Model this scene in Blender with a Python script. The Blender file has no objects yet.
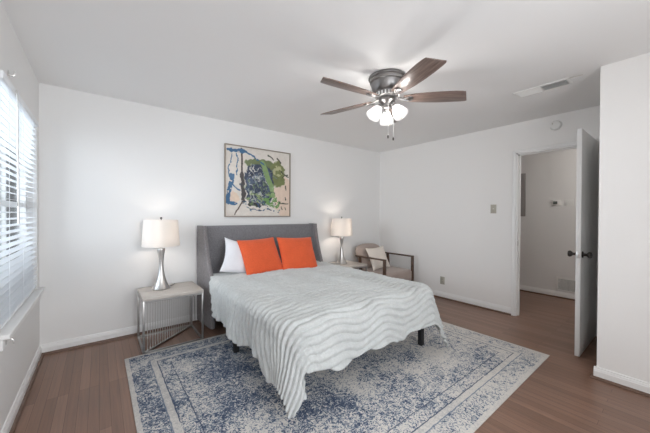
import bpy, bmesh, math, random
import numpy as np
from mathutils import Vector, Matrix, noise as mnoise
random.seed(7)
PI = math.pi
scene = bpy.context.scene
COL = scene.collection

# ------------------------------------------------------------------ camera
CAMZ = 1.28
yaw, pitch, roll = 0.6677, -0.0084, 0.0050
cam_d = bpy.data.cameras.new('camera'); cam = bpy.data.objects.new('camera', cam_d); COL.objects.link(cam)
fwd = Vector((math.sin(yaw)*math.cos(pitch), math.cos(yaw)*math.cos(pitch), math.sin(pitch)))
right = Vector((math.cos(yaw), -math.sin(yaw), 0)); up = right.cross(fwd)
r2 = right*math.cos(roll) + up*math.sin(roll); u2 = up*math.cos(roll) - right*math.sin(roll)
cam.matrix_world = Matrix(((r2.x, u2.x, -fwd.x, 0), (r2.y, u2.y, -fwd.y, 0), (r2.z, u2.z, -fwd.z, CAMZ), (0, 0, 0, 1)))
cam_d.sensor_fit = 'HORIZONTAL'; cam_d.sensor_width = 36.0; cam_d.lens = 286.26/650*36.0
cam_d.clip_start = 0.02
scene.camera = cam

# ------------------------------------------------------------------ world, light, exposure
scene.view_settings.view_transform = 'Standard'; scene.view_settings.look = 'None'
scene.view_settings.gamma = 1.0; scene.view_settings.exposure = 0.0
scene.view_settings.use_curve_mapping = False
scene.cycles.max_bounces = 10; scene.cycles.diffuse_bounces = 6; scene.cycles.transparent_max_bounces = 12
scene.cycles.use_denoising = True
scene.cycles.caustics_reflective = False; scene.cycles.caustics_refractive = False
world = bpy.data.worlds.new('world'); scene.world = world; world.use_nodes = True
bg = world.node_tree.nodes['Background']
bg.inputs['Color'].default_value = (0.72, 0.86, 1.0, 1); bg.inputs['Strength'].default_value = 1.8

def area(name, loc, aim, sx, sy, power, color):
    d = bpy.data.lights.new(name, 'AREA'); d.shape = 'RECTANGLE'; d.size = sx; d.size_y = sy
    d.energy = power; d.color = color
    o = bpy.data.objects.new(name, d); COL.objects.link(o); o.location = loc
    o.rotation_euler = (Vector(aim)-Vector(loc)).to_track_quat('-Z', 'Z').to_euler()
    return o
area('daylight_left_window', (-0.72, 2.88, 1.5), (1.0, 2.88, 1.75), 1.1, 1.4, 42, (0.84, 0.92, 1.0))
area('rear_fill_light', (0.75, -1.36, 1.45), (1.0, 2.0, 2.25), 1.8, 1.45, 72, (0.97, 0.98, 1.0))  # unseen soft fill, added to light the room from behind the camera

def point(name, loc, power, color, radius, parent=None):
    d = bpy.data.lights.new(name, 'POINT'); d.energy = power; d.color = color; d.shadow_soft_size = radius
    o = bpy.data.objects.new(name, d); COL.objects.link(o); o.location = loc
    if parent: o.parent = parent
    return o
point('hall_fill_light', (4.95, 0.2, 2.2), 14, (1.0, 0.95, 0.91), 0.12)  # fill added to brighten the hall, no fixture belongs to it

# ------------------------------------------------------------------ material helpers
def srgb(r, g, b):
    f = lambda c: (c/255/12.92) if c/255 <= 0.04045 else ((c/255+0.055)/1.055)**2.4
    return (f(r), f(g), f(b), 1)
class NT:
    def __init__(s, name):
        s.m = bpy.data.materials.new(name); s.m.use_nodes = True
        s.t = s.m.node_tree; s.b = s.t.nodes['Principled BSDF']; s.out = s.t.nodes['Material Output']
    def n(s, t, **k):
        x = s.t.nodes.new(t)
        for a, v in k.items():
            if a.startswith('i_'):
                x.inputs[a[2:].replace('_', ' ')].default_value = v
            else: setattr(x, a, v)
        return x
    def l(s, a, b): s.t.links.new(a, b)
    def val(s, x, inp):
        if hasattr(x, 'is_output') or isinstance(x, bpy.types.NodeSocket): s.l(x, inp)
        else: inp.default_value = x
    def math(s, op, a, b=0.0, c=None, clamp=False):
        x = s.n('ShaderNodeMath', operation=op); x.use_clamp = clamp
        s.val(a, x.inputs[0]); s.val(b, x.inputs[1])
        if c is not None: s.val(c, x.inputs[2])
        return x.outputs[0]
    def mix(s, f, a, b, mode='MIX'):
        x = s.n('ShaderNodeMix', data_type='RGBA', blend_type=mode)
        s.val(f, x.inputs[0]); s.val(a, x.inputs[6]); s.val(b, x.inputs[7])
        return x.outputs[2]
    def coord(s, scale=(1, 1, 1), rot=(0, 0, 0)):
        c = s.n('ShaderNodeTexCoord'); m = s.n('ShaderNodeMapping')
        m.inputs['Scale'].default_value = scale; m.inputs['Rotation'].default_value = rot
        s.l(c.outputs['Object'], m.inputs['Vector']); return m.outputs[0]
    def noise(s, vec, scale, detail=3, rough=0.5, dist=0.0):
        x = s.n('ShaderNodeTexNoise'); x.inputs['Scale'].default_value = scale
        x.inputs['Detail'].default_value = detail; x.inputs['Roughness'].default_value = rough
        x.inputs['Distortion'].default_value = dist; s.l(vec, x.inputs['Vector']); return x.outputs['Fac']
    def ramp(s, f, stops):
        x = s.n('ShaderNodeValToRGB'); e = x.color_ramp.elements
        while len(e) < len(stops): e.new(0.5)
        for k, (p, c) in enumerate(stops): e[k].position = p; e[k].color = c
        s.l(f, x.inputs[0]); return x.outputs[0]
    def bump(s, h, strength=0.3, dist=0.01):
        x = s.n('ShaderNodeBump'); x.inputs['Strength'].default_value = strength; x.inputs['Distance'].default_value = dist
        s.l(h, x.inputs['Height']); s.l(x.outputs[0], s.b.inputs['Normal'])

def simple(name, col, rough=0.5, metal=0.0, nscale=40, namp=0.06, bump=0.0, stretch=(1, 1, 1), bdist=0.003, sheen=0):
    t = NT(name); v = t.coord(stretch); f = t.noise(v, nscale, 4)
    d = tuple(c*(1-namp) for c in col[:3])+(1,); u = tuple(min(1, c*(1+namp)) for c in col[:3])+(1,)
    t.l(t.ramp(f, [(0.3, d), (0.7, u)]), t.b.inputs['Base Color'])
    t.b.inputs['Roughness'].default_value = rough; t.b.inputs['Metallic'].default_value = metal
    if sheen: t.b.inputs['Sheen Weight'].default_value = sheen
    if bump: t.bump(f, bump, bdist)
    return t.m

M = {}
M['wall'] = simple('wall_paint', (0.80, 0.795, 0.785, 1), 0.75, nscale=220, namp=0.008, bump=0.12, bdist=0.002)
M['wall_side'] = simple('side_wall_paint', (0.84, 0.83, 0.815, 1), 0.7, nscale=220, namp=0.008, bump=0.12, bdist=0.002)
M['ceiling'] = simple('ceiling_paint', (0.85, 0.85, 0.845, 1), 0.85, nscale=180, namp=0.008, bump=0.15, bdist=0.002)
M['trim'] = simple('white_trim_paint', (0.84, 0.84, 0.83, 1), 0.38, nscale=25, namp=0.01)
M['door'] = simple('door_paint', (0.80, 0.80, 0.79, 1), 0.33, nscale=25, namp=0.01)
M['shoe'] = simple('stained_moulding', srgb(104, 80, 66), 0.45, nscale=60, namp=0.15, stretch=(1, 1, 1))
M['nickel'] = simple('brushed_nickel', (0.66, 0.645, 0.625, 1), 0.30, 1.0, nscale=6, namp=0.08, stretch=(1, 1, 60))
M['steel'] = simple('table_steel', (0.42, 0.41, 0.40, 1), 0.34, 1.0, nscale=30, namp=0.08)
M['fan_metal'] = simple('fan_pewter', (0.27, 0.262, 0.258, 1), 0.34, 1.0, nscale=20, namp=0.08)
M['dark_metal'] = simple('dark_metal', srgb(70, 66, 64), 0.35, 0.8, nscale=30)
M['black'] = simple('black_plastic', srgb(28, 28, 30), 0.5, nscale=30)
M['plastic'] = simple('white_plastic', (0.80, 0.80, 0.78, 1), 0.4, nscale=30, namp=0.01)
M['plate_grey'] = simple('beige_plate', srgb(176, 172, 160), 0.5, nscale=30, namp=0.02)
M['slot'] = simple('vent_shadow', srgb(90, 92, 92), 0.7, nscale=30)
M['hall_grey'] = simple('grey_panel', srgb(150, 147, 145), 0.5, nscale=30, namp=0.02)
M['screen'] = simple('grey_screen', srgb(86, 92, 90), 0.25, nscale=30)
M['slat'] = simple('blind_slat', (0.84, 0.86, 0.88, 1), 0.45, nscale=20, namp=0.01)

def wood_floor():
    t = NT('oak_planks')
    v = t.coord((1, 1, 1), (0, 0, PI/2))
    br = t.n('ShaderNodeTexBrick'); t.l(v, br.inputs['Vector'])
    br.offset = 0.37; br.offset_frequency = 3
    for k, x in (('Scale', 1.0), ('Brick Width', 0.9), ('Row Height', 0.057), ('Mortar Size', 0.0009), ('Mortar Smooth', 0.1), ('Bias', 0.0)):
        br.inputs[k].default_value = x
    br.inputs['Color1'].default_value = srgb(143, 114, 98); br.inputs['Color2'].default_value = srgb(125, 98, 83)
    br.inputs['Mortar'].default_value = srgb(84, 62, 51)
    g = t.noise(t.coord((60, 2.2, 1)), 1.0, 5, 0.6, 0.4)
    gr = t.ramp(g, [(0.25, (0.70, 0.70, 0.70, 1)), (0.75, (1.22, 1.18, 1.15, 1))])
    w = t.noise(t.coord((1, 1, 1)), 1.7, 3)
    wr = t.ramp(w, [(0.3, (0.92, 0.93, 0.96, 1)), (0.7, (1.10, 1.04, 1.0, 1))])
    c = t.mix(0.8, br.outputs['Color'], gr, 'MULTIPLY'); c = t.mix(0.8, c, wr, 'MULTIPLY')
    t.l(c, t.b.inputs['Base Color'])
    t.l(t.ramp(g, [(0.2, (0.28,)*3+(1,)), (0.8, (0.42,)*3+(1,))]), t.b.inputs['Roughness'])
    t.bump(g, 0.08, 0.002)
    return t.m
M['floor'] = wood_floor()

def dark_wood(name, c1, c2, stretch, rough=0.4):
    t = NT(name); f = t.noise(t.coord(stretch), 1.0, 5, 0.6, 0.6)
    t.l(t.ramp(f, [(0.3, c1), (0.7, c2)]), t.b.inputs['Base Color']); t.b.inputs['Roughness'].default_value = rough
    return t.m
M['blade'] = dark_wood('walnut_blade', srgb(92, 76, 70), srgb(138, 120, 111), (5, 70, 5), 0.33)
M['chair_wood'] = dark_wood('chair_walnut', srgb(66, 48, 38), srgb(98, 74, 58), (30, 8, 30), 0.4)
M['table_top'] = dark_wood('pale_whitewashed_top', srgb(176, 168, 160), srgb(200, 193, 185), (6, 60, 6), 0.4)

def fabric(name, c, ws=700, amp=0.16, bump=0.3, sheen=0.2):
    t = NT(name); v = t.coord()
    a = t.noise(t.coord((ws, ws*0.25, ws*0.25)), 1.0, 2); b = t.noise(t.coord((ws*0.25, ws, ws)), 1.0, 2)
    f = t.math('MULTIPLY', t.math('ADD', a, b), 0.5); big = t.noise(v, 9, 3)
    lo = tuple(x*(1-amp) for x in c[:3])+(1,); hi = tuple(min(1, x*(1+amp)) for x in c[:3])+(1,)
    col = t.ramp(f, [(0.38, lo), (0.62, hi)])
    col = t.mix(0.6, col, t.ramp(big, [(0.3, (0.94,)*3+(1,)), (0.7, (1.05,)*3+(1,))]), 'MULTIPLY')
    t.l(col, t.b.inputs['Base Color']); t.b.inputs['Roughness'].default_value = 0.95
    t.b.inputs['Sheen Weight'].default_value = sheen
    t.b.inputs['Specular IOR Level'].default_value = 0.2
    t.bump(f, bump, 0.002); return t.m
M['headboard'] = fabric('grey_linen', srgb(122, 121, 124), 260, 0.26)
M['wing'] = fabric('grey_linen_wing', srgb(128, 124, 125), 260, 0.24)
M['orange'] = fabric('orange_knit', srgb(216, 94, 56), 300, 0.12, 0.5)
M['white_fabric'] = fabric('white_cotton', srgb(226, 226, 230), 300, 0.02, 0.1)
M['taupe'] = fabric('taupe_upholstery', srgb(168, 154, 146), 260, 0.06)
M['cream'] = fabric('cream_cushion', srgb(222, 213, 203), 260, 0.04)
M['comforter'] = fabric('quilted_white_plush', srgb(196, 199, 198), 160, 0.06, 0.5, 0.3)

def shade_mat(name, col, transl, emit, estr, transp=0.0):
    t = NT(name); nt = t
    d = t.n('ShaderNodeBsdfDiffuse'); d.inputs['Color'].default_value = col
    tr = t.n('ShaderNodeBsdfTranslucent'); tr.inputs['Color'].default_value = col
    f = t.noise(t.coord((1, 1, 1)), 300, 2)
    mx = t.n('ShaderNodeMixShader'); mx.inputs[0].default_value = transl
    t.l(d.outputs[0], mx.inputs[1]); t.l(tr.outputs[0], mx.inputs[2])
    bn = t.n('ShaderNodeBump'); bn.inputs['Strength'].default_value = 0.1; bn.inputs['Distance'].default_value = 0.001
    t.l(f, bn.inputs['Height']); t.l(bn.outputs[0], d.inputs['Normal'])
    cur = mx.outputs[0]
    if transp:
        tp = t.n('ShaderNodeBsdfTransparent'); m2 = t.n('ShaderNodeMixShader'); m2.inputs[0].default_value = transp
        t.l(cur, m2.inputs[1]); t.l(tp.outputs[0], m2.inputs[2]); cur = m2.outputs[0]
    if estr:
        e = t.n('ShaderNodeEmission'); e.inputs['Color'].default_value = emit; e.inputs['Strength'].default_value = estr
        ad = t.n('ShaderNodeAddShader'); t.l(cur, ad.inputs[0]); t.l(e.outputs[0], ad.inputs[1]); cur = ad.outputs[0]
    t.l(cur, t.out.inputs['Surface']); return t.m
M['lampshade'] = shade_mat('linen_lampshade', (0.86, 0.83, 0.80, 1), 0.45, (1, 1, 1, 1), 0)
M['glass_shade'] = shade_mat('frosted_glass', (0.80, 0.81, 0.82, 1), 0.5, (1, 1, 1, 1), 0, 0.90)
def bulb_mat(name, col, st):
    t = NT(name); e = t.n('ShaderNodeEmission'); e.inputs['Color'].default_value = col; e.inputs['Strength'].default_value = st
    tp = t.n('ShaderNodeBsdfTransparent'); a = t.n('ShaderNodeAddShader')
    t.l(e.outputs[0], a.inputs[0]); t.l(tp.outputs[0], a.inputs[1]); t.l(a.outputs[0], t.out.inputs['Surface']); return t.m
M['bulb'] = bulb_mat('lit_bulb', (1, 0.97, 0.93, 1), 1.2)
def glass_mat():
    t = NT('window_glass'); g = t.n('ShaderNodeBsdfGlossy'); g.inputs['Roughness'].default_value = 0.03
    tp = t.n('ShaderNodeBsdfTransparent'); m = t.n('ShaderNodeMixShader')
    fr = t.n('ShaderNodeFresnel'); t.l(fr.outputs[0], m.inputs[0]); t.l(tp.outputs[0], m.inputs[1]); t.l(g.outputs[0], m.inputs[2])
    t.l(m.outputs[0], t.out.inputs['Surface']); return t.m
M['glass'] = glass_mat()

# ------------------------------------------------------------------ mesh builder
class MB:
    def __init__(s): s.bm = bmesh.new()
    def box(s, lo, hi, bev=0.0, seg=2, rot=None, piv=None):
        t = bmesh.new(); bmesh.ops.create_cube(t, size=1)
        lo = Vector(lo); hi = Vector(hi); c = (lo+hi)/2; d = hi-lo
        for v in t.verts: v.co = Vector((v.co.x*d.x, v.co.y*d.y, v.co.z*d.z))+c
        if bev > 0: bmesh.ops.bevel(t, geom=list(t.edges), offset=bev, segments=seg, affect='EDGES', profile=0.5)
        if rot is not None:
            pv = Vector(piv) if piv is not None else c
            for v in t.verts: v.co = rot @ (v.co-pv)+pv
        return s.merge(t)
    def merge(s, t):
        me = bpy.data.meshes.new('tmp'); t.to_mesh(me); t.free(); s.bm.from_mesh(me); bpy.data.meshes.remove(me); return s
    def tube(s, pts, rad, seg=10, cap=True, square=False):
        pts = [Vector(p) for p in pts]; n = len(pts)
        rad = rad if isinstance(rad, (list, tuple)) else [rad]*n
        if square: seg = 4
        prev = None; rings = []
        for i, p in enumerate(pts):
            if i == 0: d = pts[1]-p
            elif i == n-1: d = p-pts[i-1]
            else: d = (pts[i+1]-p).normalized()+(p-pts[i-1]).normalized()
            d.normalize()
            if prev is None:
                a = Vector((0, 0, 1)) if abs(d.z) < 0.9 else Vector((0, 1, 0))
                x = d.cross(a).normalized()
            else: x = (prev-d*prev.dot(d)).normalized()
            prev = x; y = d.cross(x)
            off = PI/4 if square else 0
            k = math.sqrt(2) if square else 1
            rings.append([s.bm.verts.new(p+(x*math.cos(2*PI*j/seg+off)+y*math.sin(2*PI*j/seg+off))*rad[i]*k) for j in range(seg)])
        for a, b in zip(rings, rings[1:]):
            for j in range(seg): s.bm.faces.new((a[j], a[(j+1) % seg], b[(j+1) % seg], b[j]))
        if cap: s.bm.faces.new(rings[0][::-1]); s.bm.faces.new(rings[-1])
        return s
    def lathe(s, prof, seg=48, c=(0, 0, 0), cap=True, mat=None):
        rings = []
        for r, z in prof:
            ring = []
            for j in range(seg):
                p = Vector((r*math.cos(2*PI*j/seg), r*math.sin(2*PI*j/seg), z))
                if mat is not None: p = mat @ p
                ring.append(s.bm.verts.new(p+Vector(c)))
            rings.append(ring)
        for a, b in zip(rings, rings[1:]):
            for j in range(seg): s.bm.faces.new((a[j], a[(j+1) % seg], b[(j+1) % seg], b[j]))
        if cap: s.bm.faces.new(rings[0][::-1]); s.bm.faces.new(rings[-1])
        return s
    def sphere(s, c, r, sc=(1, 1, 1), u=16, v=10):
        t = bmesh.new(); bmesh.ops.create_uvsphere(t, u_segments=u, v_segments=v, radius=r)
        for w in t.verts: w.co = Vector((w.co.x*sc[0], w.co.y*sc[1], w.co.z*sc[2]))+Vector(c)
        return s.merge(t)
    def prism(s, outline, axis, a, b, bev=0.0):
        """outline: list of 2D points; axis: 0,1,2 extruded axis from a to b"""
        t = bmesh.new()
        def mk(p, h):
            if axis == 0: return Vector((h, p[0], p[1]))
            if axis == 1: return Vector((p[0], h, p[1]))
            return Vector((p[0], p[1], h))
        A = [t.verts.new(mk(p, a)) for p in outline]; B = [t.verts.new(mk(p, b)) for p in outline]
        t.faces.new(A[::-1]); t.faces.new(B); n = len(A)
        for i in range(n): t.faces.new((A[i], A[(i+1) % n], B[(i+1) % n], B[i]))
        bmesh.ops.recalc_face_normals(t, faces=t.faces)
        if bev: 
            es = [e for e in t.edges if len(e.link_faces) == 2 and e.calc_face_angle() > 0.5]
            bmesh.ops.bevel(t, geom=es, offset=bev, segments=2, affect='EDGES', profile=0.5)
        return s.merge(t)
    def build(s, name, m, parent=None, smooth=True, loc=None):
        bmesh.ops.recalc_face_normals(s.bm, faces=s.bm.faces)
        me = bpy.data.meshes.new(name); s.bm.to_mesh(me); s.bm.free()
        me.materials.append(m)
        if smooth:
            me.polygons.foreach_set('use_smooth', [True]*len(me.polygons))
            try: me.set_sharp_from_angle(angle=math.radians(38))
            except Exception: pass
        o = bpy.data.objects.new(name, me); COL.objects.link(o)
        if parent: o.parent = parent
        if loc is not None: o.location = loc
        return o
def tag(o, label, cat, group=None, kind=None):
    if label: o['label'] = label
    if cat: o['category'] = cat
    if group: o['group'] = group
    if kind: o['kind'] = kind
    return o
def empty(name, loc, rz, label, cat, group=None):
    o = bpy.data.objects.new(name, None); COL.objects.link(o); o.location = loc; o.rotation_euler = (0, 0, rz)
    o.empty_display_size = 0.05
    return tag(o, label, cat, group)
def struct(name, mb, m, parent=None, smooth=False):
    o = mb.build(name, m, parent, smooth)
    if not parent: o['kind'] = 'structure'
    return o
def copy_tree(o, parent=None):
    c = o.copy(); COL.objects.link(c)
    if parent: c.parent = parent
    for ch in list(o.children): copy_tree(ch, c)
    return c

# ------------------------------------------------------------------ room shell
D, L, R, H = 3.5965, -0.4226, 4.1418, 2.44
RX, RY = 3.0707, 0.4335          # protruding wall block at the right
HX = 5.62                        # hall far wall
YF = -1.3                        # wall behind the camera
WT = 0.12
fl = MB().box((L-WT, YF-WT, -0.1), (HX+WT, D+WT, 0.0)); struct('floor', fl, M['floor'])
ce = MB().box((L-WT, YF-WT, H), (HX+WT, D+WT, H+0.1)); struct('ceiling', ce, M['ceiling'])
struct('wall_back', MB().box((L-WT, D, 0), (HX+WT, D+WT, H)), M['wall'])
def wall_with_hole(axis, a, b, s0, s1, h0, h1, z0, z1):
    mb = MB()
    def bx(p, q, za, zb):
        if axis == 0: mb.box((a, p, za), (b, q, zb))
        else: mb.box((p, a, za), (q, b, zb))
    bx(s0, h0, 0, H); bx(h1, s1, 0, H)
    if z0 > 0: bx(h0, h1, 0, z0)
    if z1 < H: bx(h0, h1, z1, H)
    return mb
WY0, WY1, WZ0, WZ1 = 2.30, 3.47, 0.62, 2.06
mb = wall_with_hole(0, L-WT, L, YF, D, WY0, WY1, WZ0, WZ1)
struct('wall_left', mb, M['wall'])
DY0, DY1, DZ = 0.60, 1.350, 2.060
struct('wall_right', wall_with_hole(0, R, R+WT, RY, D, DY0, DY1, 0.0, DZ), M['wall_side'])
struct('wall_closet', MB().box((RX, YF, 0), (R+WT, RY, H)), M['wall_side'])
struct('wall_front', wall_with_hole(1, YF-WT, YF, L-WT, RX, -0.2, 1.9, 0.7, 2.2), M['wall'])
struct('wall_hall', MB().box((HX, YF, 0), (HX+WT, D, H)), M['wall'])
struct('wall_hall_end', MB().box((R+WT, YF-WT, 0), (HX+WT, YF, H)), M['wall'])

def base_profile(sgn_depth=1):
    return [(0, 0), (0.016, 0), (0.016, 0.062), (0.013, 0.067), (0.013, 0.073), (0.009, 0.079), (0.007, 0.09), (0, 0.092)]
def baseboard(name, axis, wall, sgn, a, b):
    mb = MB()
    pts = [(wall+sgn*d, z) for d, z in base_profile()]
    if axis == 0: mb.prism([(p, z) for p, z in pts], 1, a, b)    # runs along y, wall is x
    else: mb.prism([(p, z) for p, z in pts], 0, a, b)
    struct(name, mb, M['trim'])
def shoe(name, axis, wall, sgn, a, b):
    q = [(0.016, 0)]+[(0.016+0.018*math.cos(t), 0.020*math.sin(t)) for t in [k*PI/2/5 for k in range(6)]]
    pts = [(wall+sgn*d, z) for d, z in q]
    mb = MB().prism(pts, 1 if axis == 0 else 0, a, b); struct(name, mb, M['shoe'])
baseboard('baseboard_back', 1, D, -1, L, R); shoe('trim_1', 1, D, -1, L+0.016, R-0.016)
baseboard('baseboard_left', 0, L, 1, YF, D-0.016); shoe('trim_2', 0, L, 1, YF, D-0.034)
baseboard('baseboard_right', 0, R, -1, DY1+0.036, D-0.016); shoe('trim_3', 0, R, -1, DY1+0.036, D-0.034)
baseboard('baseboard_closet', 0, RX, -1, YF, RY+0.016); shoe('trim_4', 0, RX, -1, YF, RY+0.034)
baseboard('baseboard_alcove', 1, RY, 1, RX, R); shoe('trim_5', 1, RY, 1, RX-0.016, R)
baseboard('baseboard_hall', 0, HX, -1, YF, D); shoe('trim_6', 0, HX, -1, YF, D)

# door casing
def casing_profile_box(mb, lo, hi): mb.box(lo, hi, 0.004, 2)
mb = MB()
cw = 0.036
casing_profile_box(mb, (R-0.016, DY1, 0), (R, DY1+cw, DZ+cw)); casing_profile_box(mb, (R-0.016, DY0-cw, 0), (R, DY0, DZ+cw))
casing_profile_box(mb, (R-0.016, DY0, DZ), (R, DY1, DZ+cw))
mb.box((R-0.022, DY1+cw-0.012, 0), (R, DY1+cw, DZ+cw), 0.003); mb.box((R-0.022, DY0-cw, DZ+cw-0.012), (R, DY1+cw, DZ+cw), 0.003)
# jambs and stop
mb.box((R, DY1-0.014, 0), (R+WT, DY1, DZ)); mb.box((R, DY0, 0), (R+WT, DY0+0.014, DZ)); mb.box((R, DY0, DZ-0.014), (R+WT, DY1, DZ))
mb.box((R+0.045, DY1-0.026, 0), (R+0.075, DY1-0.014, DZ-0.014)); mb.box((R+0.045, DY0+0.014, DZ-0.026), (R+0.075, DY1-0.014, DZ-0.014))
struct('trim_7', mb, M['trim'])
# strike plate on the jamb
tag(MB().box((R+0.008, DY1-0.0165, 0.89), (R+0.034, DY1-0.0141, 0.95)).build('strike_plate', M['nickel']), 'small metal strike plate on the left door jamb', 'strike plate')

# door leaf, opened flat against the alcove
door = MB().box((3.375, 0.590, 0.012), (4.118, 0.625, 2.056), 0.0025, 2).build('door_1', M['door'], None)
door['kind'] = 'structure'
for s in (-1, 1):
    y0 = 0.590 if s < 0 else 0.625
    rx = Matrix.Rotation(PI/2 if s < 0 else -PI/2, 3, 'X')
    k = MB()
    k.lathe([(0.030, 0), (0.031, 0.004), (0.026, 0.008), (0.013, 0.010), (0.012, 0.030), (0.017, 0.034), (0.027, 0.044), (0.029, 0.054), (0.024, 0.064), (0.012, 0.067)], 28, (3.435, y0, 0.925), mat=rx)
    k.build('door_knob', M['dark_metal'], door)
MB().box((3.3725, 0.596, 0.895), (3.376, 0.619, 0.955), 0.001).build('latch_plate', M['nickel'], door)
for z in (0.25, 1.05, 1.82):
    MB().tube([(4.124, 0.630, z-0.045), (4.124, 0.630, z+0.045)], 0.007, 10).build('hinge', M['nickel'], door)

# ------------------------------------------------------------------ windows
def window(name, axis, p_in, p_out, s0, s1, z0, z1, mull=()):
    mb = MB()
    mid = (p_in+p_out)/2
    def bx(a, b, za, zb, d0, d1, bev=0.002):
        if axis == 0: mb.box((min(d0, d1), a, za), (max(d0, d1), b, zb), bev)
        else: mb.box((a, min(d0, d1), za), (b, max(d0, d1), zb), bev)
    e = 0.035
    bx(s0, s0+e, z0, z1, mid, p_out); bx(s1-e, s1, z0, z1, mid, p_out); bx(s0+e, s1-e, z0, z0+e, mid, p_out); bx(s0+e, s1-e, z1-e, z1, mid, p_out)
    zm = (z0+z1)/2
    bx(s0+e, s1-e, zm-0.02, zm+0.02, mid+0.2*(p_out-mid), p_out)
    for s in mull: bx(s-0.012, s+0.012, z0+e, z1-e, mid+0.3*(p_out-mid), p_out)
    w = mb.build(name, M['trim'], None, False); w['kind'] = 'structure'
    g = MB(); gx = mid+0.6*(p_out-mid)
    if axis == 0: g.box((gx-0.002, s0+e, z0+e), (gx+0.002, s1-e, z1-e))
    else: g.box((s0+e, gx-0.002, z0+e), (s1-e, gx+0.002, z1-e))
    g.build('pane', M['glass'], w, False)
    return w
w1 = window('window_1', 0, L, L-WT, WY0, WY1, WZ0, WZ1, (2.885,))
sl = MB(); sl.box((L-0.05, WY0-0.05, WZ0-0.022), (L+0.045, WY1+0.045, WZ0+0.004), 0.006, 3); sl.box((L+0.0005, WY0-0.03, WZ0-0.085), (L+0.016, WY1+0.03, WZ0-0.022), 0.004)
sl.build('window_sill', M['trim'], w1)
window('window_rear_added', 1, YF, YF-WT, -0.2, 1.9, 0.7, 2.2, (0.85,))  # unseen window, added as an opening for the rear fill

# blinds
bl = empty('window_blind', (L-0.02, (WY0+WY1)/2, WZ1-0.05), 0, 'white horizontal slatted blind hanging in the left window', 'blind')
hw = (WY1-WY0)/2-0.012
MB().box((-0.018, -hw, 0.0), (0.034, hw, 0.045), 0.004).build('headrail', M['slat'], bl)
s = MB(); n = 33; ztop = -0.03; zbot = WZ0-(WZ1-0.05)+0.045
for i in range(n):
    z = ztop+(zbot-ztop)*i/(n-1)
    s.box((-0.022, -hw, z-0.0012), (0.022, hw, z+0.0012), 0, rot=Matrix.Rotation(math.radians(9), 3, 'Y'))
s.build('slats', M['slat'], bl, False)
MB().box((-0.016, -hw, zbot-0.034), (0.016, hw, zbot-0.016), 0.004).build('bottom_rail', M['slat'], bl)
for y in (-0.40, 0.0, 0.40):
    MB().tube([(0.0255, y, 0), (0.0255, y, zbot-0.02)], 0.0012, 6).build('lift_cord', M['slat'], bl)
MB().tube([(0.045, -0.335, 0.02), (0.050, -0.335, -0.02), (0.052, -0.335, -0.80)], [0.003, 0.004, 0.005], 8).build('tilt_wand', M['nickel'], bl)

def bracket(loc, label, up):
    b = MB()
    b.box((0, -0.012, -0.025), (0.003, 0.012, 0.025), 0.001)
    b.tube([(0.002, 0, 0), (0.022, 0, 0), (0.028, 0, 0.008*up), (0.028, 0, 0.028*up)], 0.0035, 8)
    b.tube([(0.014, 0, 0.0), (0.014, 0.014, 0.0)], 0.004, 8)
    tag(b.build('curtain_bracket', M['nickel'], None, loc=loc), label, 'bracket', 'brackets at the left window')
bracket((L+0.0005, 2.50, 2.095), 'small metal bracket above the left window head', 1)
bracket((L+0.0165, 2.33, 0.575), 'small metal hook below the left window sill', -1)

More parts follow.
